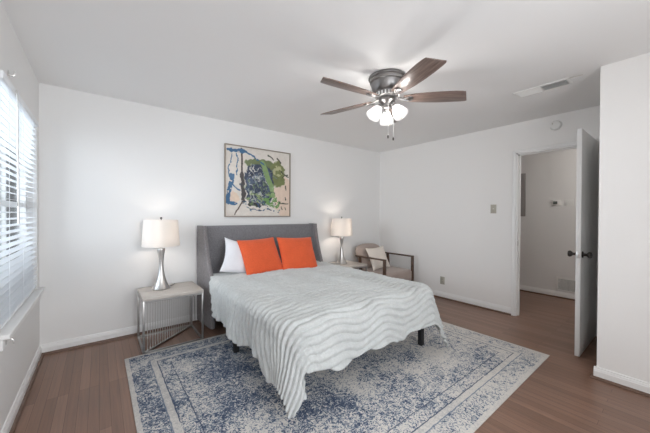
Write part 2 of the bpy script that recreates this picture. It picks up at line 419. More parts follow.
# ------------------------------------------------------------------ rug
def rug_mat():
    t = NT('distressed_rug'); c = t.n('ShaderNodeTexCoord'); sp = t.n('ShaderNodeSeparateXYZ'); t.l(c.outputs['Object'], sp.inputs[0])
    x, y = sp.outputs[0], sp.outputs[1]     # 0..3.05, 0..2.33
    v = c.outputs['Object']
    ex = t.math('MINIMUM', x, t.math('SUBTRACT', 3.04, x)); ey = t.math('MINIMUM', y, t.math('SUBTRACT', 2.262, y))
    e0 = t.math('MINIMUM', ex, ey)
    wob = t.math('MULTIPLY', t.math('SUBTRACT', t.noise(v, 25, 2), 0.5), 0.012)
    e = t.math('ADD', e0, wob)
    big = t.noise(v, 2.1, 4, 0.6); med = t.noise(v, 16, 4, 0.65, 1.2); fine = t.noise(v, 48, 3, 0.6, 2.2)
    # blue is denser near the bed's left and front part, pale at the right end
    gx = t.math('MULTIPLY', t.math('SUBTRACT', 1.45, x), 0.085)
    m = t.math('ADD', t.math('MULTIPLY', t.math('SUBTRACT', big, 0.5), 1.5), t.math('MULTIPLY', t.math('SUBTRACT', med, 0.5), 0.9))
    m = t.math('ADD', m, t.math('MULTIPLY', t.math('SUBTRACT', fine, 0.5), 2.5))
    m = t.math('ADD', m, gx); m = t.math('ADD', m, 0.47)
    inb = t.math('LESS_THAN', e, 0.30); m = t.math('SUBTRACT', m, t.math('MULTIPLY', inb, 0.04))
    cream = srgb(214, 210, 204); pale = srgb(178, 182, 188); blue = srgb(116, 129, 147); deep = srgb(72, 84, 106)
    col = t.ramp(m, [(0.40, cream), (0.47, pale), (0.56, blue), (0.78, deep)])
    def band(a, b): return t.math('MULTIPLY', t.math('GREATER_THAN', e, a), t.math('LESS_THAN', e, b))
    brk = t.math('GREATER_THAN', t.noise(v, 7, 3), 0.36)
    col = t.mix(t.math('MULTIPLY', band(0.172, 0.215), 0.7), col, cream)
    col = t.mix(t.math('MULTIPLY', band(0.165, 0.172), t.math('MULTIPLY', brk, 0.85)), col, blue)
    col = t.mix(t.math('MULTIPLY', band(0.214, 0.222), t.math('MULTIPLY', brk, 0.85)), col, deep)
    col = t.mix(t.math('MULTIPLY', band(0.305, 0.312), t.math('MULTIPLY', brk, 0.8)), col, deep)
    col = t.mix(t.math('MULTIPLY', t.math('LESS_THAN', e, 0.03), 0.8), col, cream)
    t.l(col, t.b.inputs['Base Color']); t.b.inputs['Roughness'].default_value = 1.0
    t.b.inputs['Specular IOR Level'].default_value = 0.1
    t.bump(t.noise(v, 220, 2), 0.5, 0.004)
    return t.m
rug = MB().box((0, 0, 0), (3.04, 2.262, 0.010), 0.004, 2).build('area_rug', rug_mat(), None, loc=(0.170, 0.765, 0.0))
tag(rug, 'large distressed blue and cream area rug lying under the bed', 'rug')

# ------------------------------------------------------------------ bed
bed = empty('upholstered_bed', (1.715, 0, 0), 0, 'queen bed frame with grey upholstered wingback headboard and black legs', 'bed')
bx0, bx1 = -0.795, 0.795
# headboard panel
hp = MB().box((bx0+0.02, 3.435, 0.12), (bx1-0.02, 3.545, 1.135), 0.02, 3).build('headboard', M['headboard'], bed)
def wing(sx):
    # outline in (y,z): back straight, front sweeps forward on the way down
    n = 26; front = []
    for i in range(n+1):
        z = 1.14-(1.14-0.04)*i/n
        t = min(1, max(0, (1.14-z)/0.62)); yf = 3.385-0.225*(t**1.5)
        if z < 0.5: yf = 3.16-0.01*(0.5-z)
        front.append((yf, z))
    rows = []
    mb = MB(); bm = mb.bm; th = 0.045
    for (yf, z) in front:
        # outer face x: -0.815 at the back -> splay slightly in at the front
        ring = []
        ys = [3.55, 3.50, 3.42, 3.34, 3.28, 3.22]
        w = []
        for k in range(9):
            y = 3.55+(yf-3.55)*k/8; xo = -0.818+(3.55-y)*0.10; w.append((xo, y))
        # rounded front
        xo, y = w[-1]
        loop = w+[(xo+0.006, y-0.010), (xo+th/2, y-0.016), (xo+th-0.006, y-0.010)]+[(a+th, b) for a, b in reversed(w)]
        rows.append([bm.verts.new((a*-sx, b, z)) for a, b in loop])
    m_ = len(rows[0])
    for a, b in zip(rows, rows[1:]):
        for j in range(m_): bm.faces.new((a[j], a[(j+1) % m_], b[(j+1) % m_], b[j]))
    bm.faces.new(rows[0]); bm.faces.new(rows[-1][::-1])
    return mb.build('headboard_wing', M['wing'], bed)
wing(-1); wing(1)
for sx in (-1, 1):
    MB().box((sx*0.755-0.015, 1.575, 0.27), (sx*0.755+0.015, 3.43, 0.32), 0.004, 2).build('side_rail', M['black'], bed)
MB().box((-0.739, 1.575, 0.27), (0.739, 1.605, 0.32), 0.004, 2).build('foot_rail', M['black'], bed)
sp = MB()
for k in range(12): sp.box((-0.754, 1.64+k*0.15, 0.30), (0.754, 1.70+k*0.15, 0.322))
sp.build('slats', M['black'], bed, False)
for (lx, ly) in ((-0.745, 1.60), (0.745, 1.60), (-0.73, 2.56), (0.73, 2.56), (-0.745, 3.36), (0.745, 3.36)):
    MB().box((lx-0.022, ly-0.022, 0.011 if ly < 3.0 else 0.0), (lx+0.022, ly+0.022, 0.27), 0.003).build('leg', M['black'], bed, False)
mt = MB().box((-0.745, 1.59, 0.325), (0.745, 3.43, 0.562), 0.045, 4).build('mattress', M['white_fabric'], None, loc=(1.715, 0, 0))
tag(mt, 'white mattress on the bed frame hidden under the comforter', 'mattress')

# ------------------------------------------------------------------ comforter
def sm(a, b, x):
    t = min(1, max(0, (x-a)/(b-a))); return t*t*(3-2*t)
def comforter():
    X0, X1, Y0 = 0.965, 2.475, 1.515; TOP = 0.598; Rr = 0.075; arc = Rr*PI/2
    YH = 3.36
    NU, NV = 210, 330
    bm = bmesh.new(); grid = []
    def hemL(y):   # overhang along the left side
        h = 0.395+0.02*math.sin(y*9)+0.012*math.sin(y*23)
        h += 0.05*sm(2.0, 1.5, y)
        h *= 1-0.93*sm(2.72, 3.16, y); return h
    def hemR(y):
        h = 0.40+0.02*math.sin(y*8+1); h *= 1-0.93*sm(2.93, 3.13, y); return h
    def hemF(x):
        h = 0.350+0.02*sm(1.2, 2.2, x)+0.012*math.sin(x*14)+0.014*math.sin(x*5.2)+0.010*math.sin(x*31)
        h += 0.12*sm(1.18, 1.12, x)+0.10*sm(2.1, 2.4, x); return h
    for j in range(NV+1):
        row = []
        for i in range(NU+1):
            s_, t_ = i/NU, j/NV
            # cloth coordinates
            v_top = YH; 
            xg = X0+(X1-X0)*s_
            vfoot = Y0-hemF(min(max(xg, X0), X1))
            v = v_top+(vfoot-v_top)*t_
            yc = min(max(v, Y0), YH)
            u0 = X0-hemL(yc); u1 = X1+hemR(yc)
            u = u0+(u1-u0)*s_
            cx = min(max(u, X0), X1); cy = max(v, Y0)
            CR = 0.14      # rounded corners of the bed top
            xi, yi = min(max(u, X0+CR), X1-CR), max(v, Y0+CR)
            if (xi != u) and (yi != v):
                ddx, ddy = u-xi, v-yi; dd = math.hypot(ddx, ddy)
                if dd > CR: cx, cy = xi+ddx/dd*CR, yi+ddy/dd*CR; d = dd-CR; dx, dy = ddx/dd*d, ddy/dd*d
                else: cx, cy = u, v; d = 0; dx = dy = 0
            else:
                dx, dy = u-cx, v-cy; d = math.hypot(dx, dy)
            # ribs
            wv = 0.036*math.sin(2*PI*(u-0.2)/0.56)*sm(2.7, 1.9, v)*sm(1.3, 1.8, u)
            wv += 0.012*math.sin(2*PI*u/0.4+v*3)+0.035*mnoise.noise(Vector((u*2.2, v*2.2, 0)))
            wv += 0.35*max(0, (X0-u))*sm(2.1, 1.6, v)
            ph = (v+wv)*2*PI/0.058
            rib = 0.024*(abs(math.sin(ph/2))**0.7-0.6)+0.004*mnoise.noise(Vector((u*38, v*30, 2)))+0.002*mnoise.noise(Vector((u*80, v*80, 2)))
            bulk = 0.014*mnoise.noise(Vector((u*3.2, v*3.2, 5)))+0.006*mnoise.noise(Vector((u*9, v*9, 1)))
            if d < 1e-6:
                p = Vector((cx, cy, TOP)); nrm = Vector((0, 0, 1))
                # slight crown, dips to the sides
                p.z += 0.012*math.sin(PI*(cx-X0)/(X1-X0))
            else:
                nx, ny = dx/d, dy/d
                crn = min(1, (2*abs(nx*ny))**1.0)
                d *= 1-(0.195 if cx < 1.7 else 0.10)*crn
                if d < arc:
                    a = d/Rr; hx = Rr*math.sin(a); p = Vector((cx+nx*hx, cy+ny*hx, TOP-Rr*(1-math.cos(a)))); nrm = Vector((nx*math.sin(a), ny*math.sin(a), math.cos(a)))
                else:
                    q = d-arc; fl_ = 0.05+0.24*min(1, crn)*(1 if cx < 1.7 else 1.0)
                    # hanging folds
                    along = (cy if abs(nx) > abs(ny) else cx)
                    fold = 0.020*math.sin(along*11+0.7)*sm(0, 0.3, q)*(1-min(1, crn)) + 0.012*math.sin(along*27)*sm(0.05, 0.3, q)*(1-min(1, crn))
                    hx = Rr+q*math.sin(fl_)+fold
                    p = Vector((cx+nx*hx, cy+ny*hx, TOP-Rr-q*math.cos(fl_))); nrm = Vector((nx, ny, 0.1)).normalized()
            p += nrm*(rib+bulk*(1 if d < arc else 0.7))
            if p.z < 0.022: p.z = 0.022+0.002*random.random()
            p.z = p.z
            row.append(bm.verts.new(p))
        grid.append(row)
    for j in range(NV):
        for i in range(NU):
            bm.faces.new((grid[j][i], grid[j+1][i], grid[j+1][i+1], grid[j][i+1]))
    bmesh.ops.recalc_face_normals(bm, faces=bm.faces)
    c = sum((f.normal.z for f in bm.faces))
    if c < 0: bmesh.ops.reverse_faces(bm, faces=bm.faces)
    me = bpy.data.meshes.new('comforter'); bm.to_mesh(me); bm.free(); me.materials.append(M['comforter'])
    me.polygons.foreach_set('use_smooth', [True]*len(me.polygons))
    o = bpy.data.objects.new('comforter', me); COL.objects.link(o)
    md = o.modifiers.new('thick', 'SOLIDIFY'); md.thickness = 0.016; md.offset = -1
    tag(o, 'white plush comforter with wavy ribs draped over the bed', 'comforter')
    return o
comforter()

# ------------------------------------------------------------------ pillows
def pillow_bm(w, h, th, pull=0.06, seed=0, wr=0.006):
    mb = MB(); bm = mb.bm; n = 36
    top = {}; bot = {}
    for j in range(n+1):
        for i in range(n+1):
            a, b = -1+2*i/n, -1+2*j/n
            k = 1-pull*(1-a*a) ; k2 = 1-pull*(1-b*b)
            x = a*w/2*k2 if False else a*w/2*(1-pull*(1-b*b)*abs(a)); z = b*h/2*(1-pull*(1-a*a)*abs(b))
            t = th/2*((1-abs(a)**2.6)*(1-abs(b)**2.6))**0.55
            nz = wr*mnoise.noise(Vector((x*9+seed, z*9, seed)))*(1 if t > 0 else 0)
            if 0 < i < n and 0 < j < n:
                top[i, j] = bm.verts.new((x, -t-nz-0.002, z)); bot[i, j] = bm.verts.new((x, t+nz+0.002, z))
            else: top[i, j] = bot[i, j] = bm.verts.new((x, 0, z))
    for j in range(n):
        for i in range(n):
            for g, r in ((top, 0), (bot, 1)):
                f = [g[i, j], g[i+1, j], g[i+1, j+1], g[i, j+1]]
                if r: f.reverse()
                bm.faces.new(f)
    return mb
def pillow(name, w, h, th, bottom, lean, rz, tilt, m, label, pull=0.06, seed=0, group=None, piping=None):
    mb = pillow_bm(w, h, th, pull, seed)
    o = mb.build(name, m, None)
    # local: x across, z up, origin centre; place so its lower edge rests at 'bottom'
    Rm = Matrix.Rotation(rz, 4, 'Z') @ Matrix.Rotation(-lean, 4, 'X') @ Matrix.Rotation(tilt, 4, 'Y')
    o.matrix_world = Matrix.Translation(Vector(bottom)) @ Rm @ Matrix.Translation((0, 0, h/2))
    return tag(o, label, 'pillow', group)
pillow('throw_pillow', 0.49, 0.455, 0.14, (1.51, 2.99, 0.59), math.radians(31), math.radians(3), math.radians(-2), M['orange'], 'left orange square throw pillow leaning on the headboard', 0.05, 1, 'orange throw pillows on the bed')
pillow('throw_pillow', 0.50, 0.465, 0.14, (1.96, 2.945, 0.572), math.radians(29), math.radians(-4), math.radians(2), M['orange'], 'right orange square throw pillow leaning on the headboard', 0.05, 4, 'orange throw pillows on the bed')
pillow('bed_pillow', 0.60, 0.40, 0.13, (1.30, 3.10, 0.575), math.radians(22), math.radians(4), math.radians(17), M['white_fabric'], 'white bed pillow behind the left orange throw pillow', 0.12, 9)

# ------------------------------------------------------------------ nightstands
def nightstand():
    # local: x 0..0.53, y 0 (front)..0.46 (back), z up
    W, Dp, Ht = 0.525, 0.46, 0.51
    t = empty('nightstand', (0.305, 3.03, 0), 0, 'silver wire frame nightstand with pale top left of the bed', 'nightstand', 'wire frame nightstands beside the bed')
    MB().box((0.0, 0.0, Ht-0.028), (W, Dp, Ht), 0.003).build('table_top', M['table_top'], t)
    r = 0.009
    c = {'fl': (r, r), 'fr': (W-r, r), 'bl': (r, Dp-r), 'br': (W-r, Dp-r)}
    for k, (x, y) in c.items():
        MB().box((x-r, y-r, 0.0), (x+r, y+r, Ht-0.028), 0.0015).build('leg', M['steel'], t)
    f = MB()
    def bar(a, b, z, rr=0.0085): f.tube([(a[0], a[1], z), (b[0], b[1], z)], rr, square=True)
    zb = 0.0095
    bar((r, 2*r), (r, Dp-2*r), zb); bar((W-r, 2*r), (W-r, Dp-2*r), zb); bar((2*r, Dp-r), (W-2*r, Dp-r), zb)
    bar((2*r, 2*r), (W-2*r, Dp-2*r), zb); bar((2*r, r), (W-2*r, r), zb)
    f.build('base_bars', M['steel'], t)
    zt = Ht-0.028-0.009; f2 = MB()
    for a, b in ((c['fl'], c['fr']), (c['bl'], c['br']), (c['fl'], c['bl']), (c['fr'], c['br']), (c['fl'], c['br'])):
        d = Vector((b[0]-a[0], b[1]-a[1], 0)).normalized()*0.010
        f2.tube([(a[0]+d.x, a[1]+d.y, zt), (b[0]-d.x, b[1]-d.y, zt)], 0.0085, square=True)
    f2.build('top_rail', M['steel'], t)
    n = 20
    for i in range(n):
        k = 0.05+0.92*i/(n-1)
        x = 2*r+(W-4*r)*k; y = 2*r+(Dp-4*r)*k
        MB().tube([(x, y, 0.016), (x, y, zt-0.008)], 0.0032, 6).build('rod', M['nickel'], t)
    return t
ns = nightstand()
ns2 = copy_tree(ns); ns2.location = (2.735, 3.07, 0)
ns2['label'] = 'silver frame nightstand with pale top between bed and armchair'

# ------------------------------------------------------------------ table lamps
def table_lamp(loc, label, power):
    t = empty('table_lamp', loc, 0, label, 'lamp', 'table lamps on the nightstands')
    pr = [(0.084, 0), (0.086, 0.006), (0.080, 0.014), (0.066, 0.035), (0.052, 0.07), (0.040, 0.11), (0.030, 0.16), (0.0235, 0.21), (0.0215, 0.25), (0.0225, 0.29), (0.027, 0.335), (0.033, 0.375), (0.038, 0.405), (0.037, 0.410)]
    MB().lathe(pr, 48).build('base', M['nickel'], t)
    MB().lathe([(0.010, 0.408), (0.010, 0.445), (0.018, 0.447), (0.018, 0.49), (0.013, 0.495)], 20).build('socket', M['nickel'], t)
    m = MB(); m.tube([(0, 0, 0.695), (0, 0, 0.712)], 0.004, 10); m.sphere((0, 0, 0.721), 0.011, (1, 1, 0.9)); m.build('finial', M['dark_metal'], t)
    sh = MB(); z0, z1, r0, r1 = 0.436, 0.702, 0.172, 0.155
    sh.lathe([(r0, z0), (r0, z0+0.004), (r1, z1-0.004), (r1, z1), (r1-0.003, z1), (r0-0.003, z0)], 64, cap=False)
    # close the lathe shell
    bmesh.ops.bridge_loops(sh.bm, edges=[e for e in sh.bm.edges if len(e.link_faces) == 1])
    so = sh.build('lamp_shade', M['lampshade'], t)
    sp_ = MB()
    for k in range(3):
        a = 2*PI*k/3; sp_.tube([(0.004*math.cos(a), 0.004*math.sin(a), z1-0.008), ((r1-0.003)*math.cos(a), (r1-0.003)*math.sin(a), z1-0.006)], 0.0015, 6)
    for sgn in (-1, 1): sp_.tube([(0.014*sgn, 0, 0.49), (0.05*sgn, 0, 0.56), (0.048*sgn, 0, 0.63), (0.004*sgn, 0, z1-0.008)], 0.0016, 6)
    sp_.build('harp', M['nickel'], so)
    MB().sphere((0, 0, 0.545), 0.030, (1, 1, 1.25)).build('bulb', M['bulb'], t)
    point('table_lamp_light', (0, 0, 0.555), power, (1.0, 0.88, 0.77), 0.03, t)
    return t
l1 = table_lamp((0.498, 3.345, 0.5101), 'brushed metal lamp with white drum shade on the left nightstand', 1.8)
pts = [(0.08, 0.03, 0.006), (0.12, 0.06, 0.005), (0.15, 0.13, 0.004), (0.155, 0.158, -0.008), (0.17, 0.163, -0.06), (0.22, 0.17, -0.14), (0.28, 0.18, -0.18), (0.34, 0.19, -0.16), (0.37, 0.20, -0.2), (0.375, 0.21, -0.33), (0.38, 0.215, -0.505)]
MB().tube(pts, 0.0025, 6).build('power_cord', M['dark_metal'], l1)
l2 = table_lamp((2.985, 3.36, 0.5101), 'brushed metal lamp with white drum shade on the right nightstand', 3.0)

# ------------------------------------------------------------------ armchair
ch = empty('armchair', (3.655, 3.08, 0), math.radians(0), 'taupe armchair with dark walnut arms in the back corner', 'armchair')
s = MB().box((-0.322, -0.335, 0.20), (0.322, 0.22, 0.395), 0.045, 4); s.build('seat_cushion', M['taupe'], ch)
# curved backrest
def backrest():
    mb = MB(); bm = mb.bm; nx, nz = 24, 14; rows = {}
    for side in (0, 1):
        for j in range(nz+1):
            for i in range(nx+1):
                a = -1+2*i/nx; b = j/nz
                topz = 0.775-0.055*abs(a)**4-0.02*a*a
                z = 0.36+(topz-0.36)*b
                x = a*(0.320-0.012*b*abs(a)**3)
                y0 = 0.20+0.15*b+0.03*(1-a*a)
                edge = (1-abs(a)**8)**0.5 if abs(a) < 1 else 0
                eb = (1-max(0, (b-0.75)/0.25)**2)**0.5 if b < 1 else 0
                th = 0.055*max(edge*eb, 0.0)
                if side == 1 and (i in (0, nx) or j == nz): rows[side, j, i] = rows[0, j, i]
                else: rows[side, j, i] = bm.verts.new((x, y0+(-th if side == 0 else th), z))
    for side in (0, 1):
        for j in range(nz):
            for i in range(nx):
                f = [rows[side, j, i], rows[side, j, i+1], rows[side, j+1, i+1], rows[side, j+1, i]]
                if len(set(f)) == 4: bm.faces.new(f)
    be = [e for e in bm.edges if len(e.link_faces) == 1]
    bmesh.ops.holes_fill(bm, edges=be)
    return mb.build('backrest', M['taupe'], ch)
backrest()
for sx in (-1, 1):
    a = MB(); x = sx*0.346
    a.box((x-0.021, -0.33, 0.590), (x+0.021, 0.290, 0.612), 0.005)
    a.build('armrest', M['chair_wood'], ch)
    MB().box((x-0.020, -0.328, 0.0), (x+0.020, -0.292, 0.590), 0.004).build('leg', M['chair_wood'], ch)
    MB().tube([(x, 0.20, 0.590), (x, 0.17, 0.30), (x, 0.30, 0.0)][:2]+[(x, 0.14, 0.012)], 0.017, square=True).build('leg', M['chair_wood'], ch)
fr_ = MB(); fr_.box((-0.30, -0.312, 0.165), (0.30, -0.28, 0.20), 0.004); fr_.box((-0.30, 0.18, 0.165), (0.30, 0.21, 0.20), 0.004)
for sx in (-1, 1): fr_.box((sx*0.29-0.012, -0.28, 0.165), (sx*0.29+0.012, 0.18, 0.20), 0.003)
fr_.build('seat_frame', M['chair_wood'], ch)
pillow('chair_pillow', 0.42, 0.38, 0.11, (3.575, 3.04, 0.40), math.radians(24), math.radians(-2), math.radians(-3), M['cream'], 'cream square cushion leaning on the armchair back', 0.12, 13)

# ------------------------------------------------------------------ painting
def painting():
    n = 230
    t = empty('framed_painting', (1.698, D-0.001, 1.697), 0, 'framed abstract painting in white blue and green above the bed', 'painting')
    W, Hh = 0.945, 0.915
    f = MB(); e = 0.012; d = 0.035
    f.box((-W/2, -d, -Hh/2), (-W/2+e, 0, Hh/2)); f.box((W/2-e, -d, -Hh/2), (W/2, 0, Hh/2))
    f.box((-W/2+e, -d, -Hh/2), (W/2-e, 0, -Hh/2+e)); f.box((-W/2+e, -d, Hh/2-e), (W/2-e, 0, Hh/2))
    f.build('frame', M['frame'], t, False)
    w, h = W-2*e, Hh-2*e
    U, V = np.meshgrid(np.linspace(0, 1, n), np.linspace(0, 1, n))
    def nz(sc, seed, oct=4):
        out = np.zeros((n, n)); amp = 1; tot = 0
        for o in range(oct):
            rs = np.random.RandomState(seed+o); k = int(sc*2**o)+2; g = rs.rand(k+1, k+1)
            x, y = U*k*0.999, V*k*0.999; xi, yi = x.astype(int), y.astype(int); fx, fy = x-xi, y-yi
            fx, fy = fx*fx*(3-2*fx), fy*fy*(3-2*fy); xj, yj = np.minimum(xi+1, k), np.minimum(yi+1, k)
            out += amp*((g[yi, xi]*(1-fx)+g[yi, xj]*fx)*(1-fy)+(g[yj, xi]*(1-fx)+g[yj, xj]*fx)*fy); tot += amp; amp *= 0.55
        return out/tot-0.5
    N1, N2, N3, N4, N5 = nz(5, 1), nz(6, 11), nz(14, 21), nz(10, 31), nz(26, 41, 2)
    img = np.zeros((n, n, 3)); img[:] = (218, 212, 204)
    def lay(mask, c, a=1.0):
        m = np.clip(mask, 0, 1)[..., None]*a; img[:] = img*(1-m)+np.array(c)*m
    Uw, Vw = U+N1*0.08+N3*0.06+N5*0.035, V+N2*0.08+N4*0.06-N5*0.03
    def seg(p, q, wd, wob=1.0):
        uu, vv = U+(Uw-U)*wob, V+(Vw-V)*wob
        d = np.array(q)-np.array(p); L2 = (d**2).sum(); tt = np.clip(((uu-p[0])*d[0]+(vv-p[1])*d[1])/L2, 0, 1)
        dist = np.hypot(uu-(p[0]+tt*d[0]), vv-(p[1]+tt*d[1])); return np.clip((wd-dist)/0.006+0.5, 0, 1)
    def ell(c, r, pw=2): return np.clip((1-((np.abs(Uw-c[0])/r[0])**pw+(np.abs(Vw-c[1])/r[1])**pw))*8, 0, 1)
    lay(ell((0.9, 0.28), (0.16, 0.36)), (222, 196, 176), 0.75); lay(ell((0.12, 0.25), (0.07, 0.09)), (224, 200, 178), 0.8)
    lay(ell((0.52, 0.77), (0.27, 0.10)), (112, 124, 88)); lay(ell((0.78, 0.66), (0.15, 0.22)), (118, 126, 84))
    lay(ell((0.80, 0.72), (0.10, 0.09))*(N3 > 0.0), (178, 178, 140))
    lay(ell((0.50, 0.47), (0.24, 0.31), 3), (62, 72, 92)); lay(ell((0.50, 0.47), (0.22, 0.28), 3)*(N4 > 0.06), (84, 98, 120))
    lay(ell((0.44, 0.62), (0.16, 0.14))*(np.abs(N3) < 0.025), (205, 205, 200)); lay(ell((0.5, 0.45), (0.22, 0.28))*(np.abs(N2+N5*0.2) < 0.012), (150, 165, 160))
    lay(ell((0.5, 0.3), (0.22, 0.14))*(N5 > 0.1), (150, 170, 110), 0.8)
    lay(ell((0.72, 0.22), (0.14, 0.10))*(N3 > -0.02), (110, 150, 90)); lay(ell((0.72, 0.18), (0.15, 0.12))*(N4 > 0.06), (90, 140, 150))
    lay(seg((0.54, 0.80), (0.70, 0.42), 0.042, 0.3), (132, 158, 108)); lay(seg((0.70, 0.42), (0.73, 0.30), 0.03, 0.4), (140, 166, 116))
    lay(seg((0.22, 0.97), (0.23, 0.62), 0.012, 0.25), (70, 62, 58)); lay(seg((0.23, 0.62), (0.25, 0.22), 0.026, 0.5), (74, 70, 70))
    lay(seg((0.25, 0.24), (0.13, 0.02), 0.009, 0.3), (92, 78, 70))
    lay(seg((0.24, 0.2), (0.5, 0.17), 0.022)*(N3 > -0.08), (44, 44, 50)); lay(seg((0.30, 0.12), (0.80, 0.05), 0.010, 1.3)*(N3 > -0.02), (52, 84, 120))
    for p, q, wd in (((0.03, 0.94), (0.28, 0.95), 0.020), ((0.28, 0.95), (0.45, 0.86), 0.012), ((0.45, 0.86), (0.55, 0.78), 0.014), ((0.15, 0.9), (0.155, 0.6), 0.008), ((0.10, 0.58), (0.05, 0.36), 0.030), ((0.05, 0.36), (0.03, 0.2), 0.030), ((0.10, 0.45), (0.2, 0.36), 0.010), ((0.05, 0.2), (0.14, 0.17), 0.022), ((0.07, 0.95), (0.06, 0.55), 0.006)):
        lay(seg(p, q, wd, 0.7)*(N5 > -0.22), (62, 104, 142))
    for p, q in (((0.62, 0.93), (0.72, 0.88)), ((0.86, 0.70), (0.98, 0.62)), ((0.86, 0.60), (0.96, 0.66)), ((0.92, 0.48), (0.93, 0.42)), ((0.92, 0.30), (0.93, 0.25)), ((0.85, 0.13), (0.86, 0.10)), ((0.92, 0.12), (0.93, 0.09)), ((0.83, 0.18), (0.97, 0.19)), ((0.78, 0.9), (0.85, 0.84))):
        lay(seg(p, q, 0.008, 0.5), (70, 72, 60))
    rs = np.random.RandomState(3)
    pal = [(60, 70, 84), (200, 202, 196), (96, 116, 84), (140, 160, 120), (48, 54, 60), (120, 140, 150), (210, 208, 200)]
    for k in range(90):
        c0 = np.array([0.50+0.22*rs.randn()*0.8, 0.42+0.2*rs.randn()*0.8]); an = rs.rand()*6.28; ln = 0.02+0.05*rs.rand()
        if abs(c0[0]-0.5) > 0.27 or abs(c0[1]-0.44) > 0.34: continue
        q = c0+ln*np.array([math.cos(an), math.sin(an)])
        lay(seg(tuple(c0), tuple(q), 0.004+0.005*rs.rand(), 0.9), pal[rs.randint(len(pal))], 0.75)
    for k in range(34):
        c0 = np.array([0.22+0.6*rs.rand(), 0.08+0.16*rs.rand()]); an = rs.rand()*6.28; ln = 0.02+0.04*rs.rand()
        q = c0+ln*np.array([math.cos(an), math.sin(an)*0.5])
        lay(seg(tuple(c0), tuple(q), 0.004+0.005*rs.rand(), 0.9), [(46, 48, 54), (60, 96, 130), (110, 140, 96), (214, 208, 200)][rs.randint(4)], 0.85)
    img += (N5*16)[..., None]
    img = np.clip(img, 0, 255)/255; lin = np.where(img <= 0.04045, img/12.92, ((img+0.055)/1.055)**2.4)
    verts = [((u-0.5)*w, -0.022, (v-0.5)*h) for u, v in zip(U.ravel(), V.ravel())]
    idx = np.arange(n*n).reshape(n, n)
    F = np.stack([idx[:-1, :-1], idx[:-1, 1:], idx[1:, 1:], idx[1:, :-1]], -1).reshape(-1, 4)
    b0 = len(verts); verts += [(-w/2, -0.004, -h/2), (w/2, -0.004, -h/2), (w/2, -0.004, h/2), (-w/2, -0.004, h/2)]
    faces = F.tolist()+[[b0+3, b0+2, b0+1, b0], [int(idx[0, 0]), b0, b0+1, int(idx[0, -1])], [int(idx[-1, -1]), b0+2, b0+3, int(idx[-1, 0])]]
    me = bpy.data.meshes.new('canvas'); me.from_pydata(verts, [], faces)
    ca = me.color_attributes.new('paint', 'FLOAT_COLOR', 'POINT')
    cols = np.ones((len(verts), 4)); cols[:n*n, :3] = lin.reshape(-1, 3); cols[n*n:, :3] = 0.7
    ca.data.foreach_set('color', cols.ravel().astype(np.float32))
    m = NT('abstract_paint'); a = m.n('ShaderNodeVertexColor', layer_name='paint'); m.l(a.outputs[0], m.b.inputs['Base Color']); m.b.inputs['Roughness'].default_value = 0.28
    me.materials.append(m.m); o = bpy.data.objects.new('canvas', me); COL.objects.link(o); o.parent = t
M['frame'] = simple('champagne_frame', srgb(150, 140, 128), 0.4, 0.5, nscale=30)
painting()

# ------------------------------------------------------------------ ceiling fan
FX, FY, FZ = 1.915, 1.59, H
fan = empty('ceiling_fan', (FX, FY, FZ), 0, 'pewter ceiling fan with five walnut blades and three lit glass shades', 'ceiling fan')
MB().lathe([(0.140, 0.0000), (0.152, -0.0026), (0.156, -0.0139), (0.152, -0.0226), (0.146, -0.0261), (0.147, -0.0313), (0.143, -0.0487), (0.134, -0.0557), (0.130, -0.0783), (0.122, -0.1087), (0.106, -0.1305)], 56).build('motor_housing', M['fan_metal'], fan)
rg = MB().lathe([(0.100, -0.1305), (0.098, -0.1705), (0.080, -0.1783)], 48); rg.build('vent_ring', M['fan_metal'], fan)
for k in range(22):
    a = 2*PI*k/22
    rotm = Matrix.Rotation(a, 3, 'Z')
    MB().box((0.094, -0.0055, -0.168), (0.103, 0.0055, -0.142), 0.001, rot=rotm, piv=(0, 0, 0)).build('vent_fin', M['trim'], fan)
MB().lathe([(0.050, -0.1766), (0.066, -0.1810), (0.068, -0.2044), (0.058, -0.2175), (0.046, -0.2279), (0.044, -0.2453), (0.030, -0.2540), (0.012, -0.2593)], 40).build('switch_cup', M['fan_metal'], fan)
ZB = -0.180
def blade(angle, pitch_deg):
    root = MB(); bm = root.bm
    # outline along local x
    out = []
    xs = [0.135, 0.17, 0.22, 0.31, 0.43, 0.545, 0.622, 0.655]
    wl = [0.036, 0.046, 0.055, 0.066, 0.073, 0.073, 0.070, 0.066]; wr_ = [0.036, 0.046, 0.055, 0.066, 0.073, 0.073, 0.068, 0.050]
    up_ = [(x, y) for x, y in zip(xs, wl)]; up_.append((0.668, 0.058)); dn = [(x, -y) for x, y in zip(xs, wr_)]; dn[-2] = (0.590, -0.070); dn[-1] = (0.620, -0.064)
    outline = up_+dn[::-1]
    root.prism(outline, 2, -0.0035, 0.0035, 0.0015)
    b = root.build('blade', M['blade'], fan)
    b.matrix_local = Matrix.Translation((0, 0, ZB)) @ Matrix.Rotation(math.radians(angle), 4, 'Z') @ Matrix.Rotation(math.radians(pitch_deg), 4, 'X')
    ir = MB()
    ir.tube([(0.060, 0, 0.012), (0.095, 0.0, 0.004), (0.13, 0.012, -0.010), (0.175, 0.020, -0.009)], [0.008, 0.008, 0.007, 0.006], 8)
    ir.tube([(0.095, 0, 0.004), (0.13, -0.012, -0.010), (0.175, -0.020, -0.009)], [0.008, 0.007, 0.006], 8)
    rng = [(0.185+0.028*math.cos(t), 0.028*math.sin(t), -0.008) for t in [k*PI/8-PI for k in range(17)]]
    ir.tube(rng, 0.005, 8)
    ir.box((0.175, -0.012, -0.009), (0.215, 0.012, -0.0036), 0.002)
    ir.build('blade_bracket', M['fan_metal'], b)
for a in (31, 105, 173.5, 248, 316): blade(a, -12)
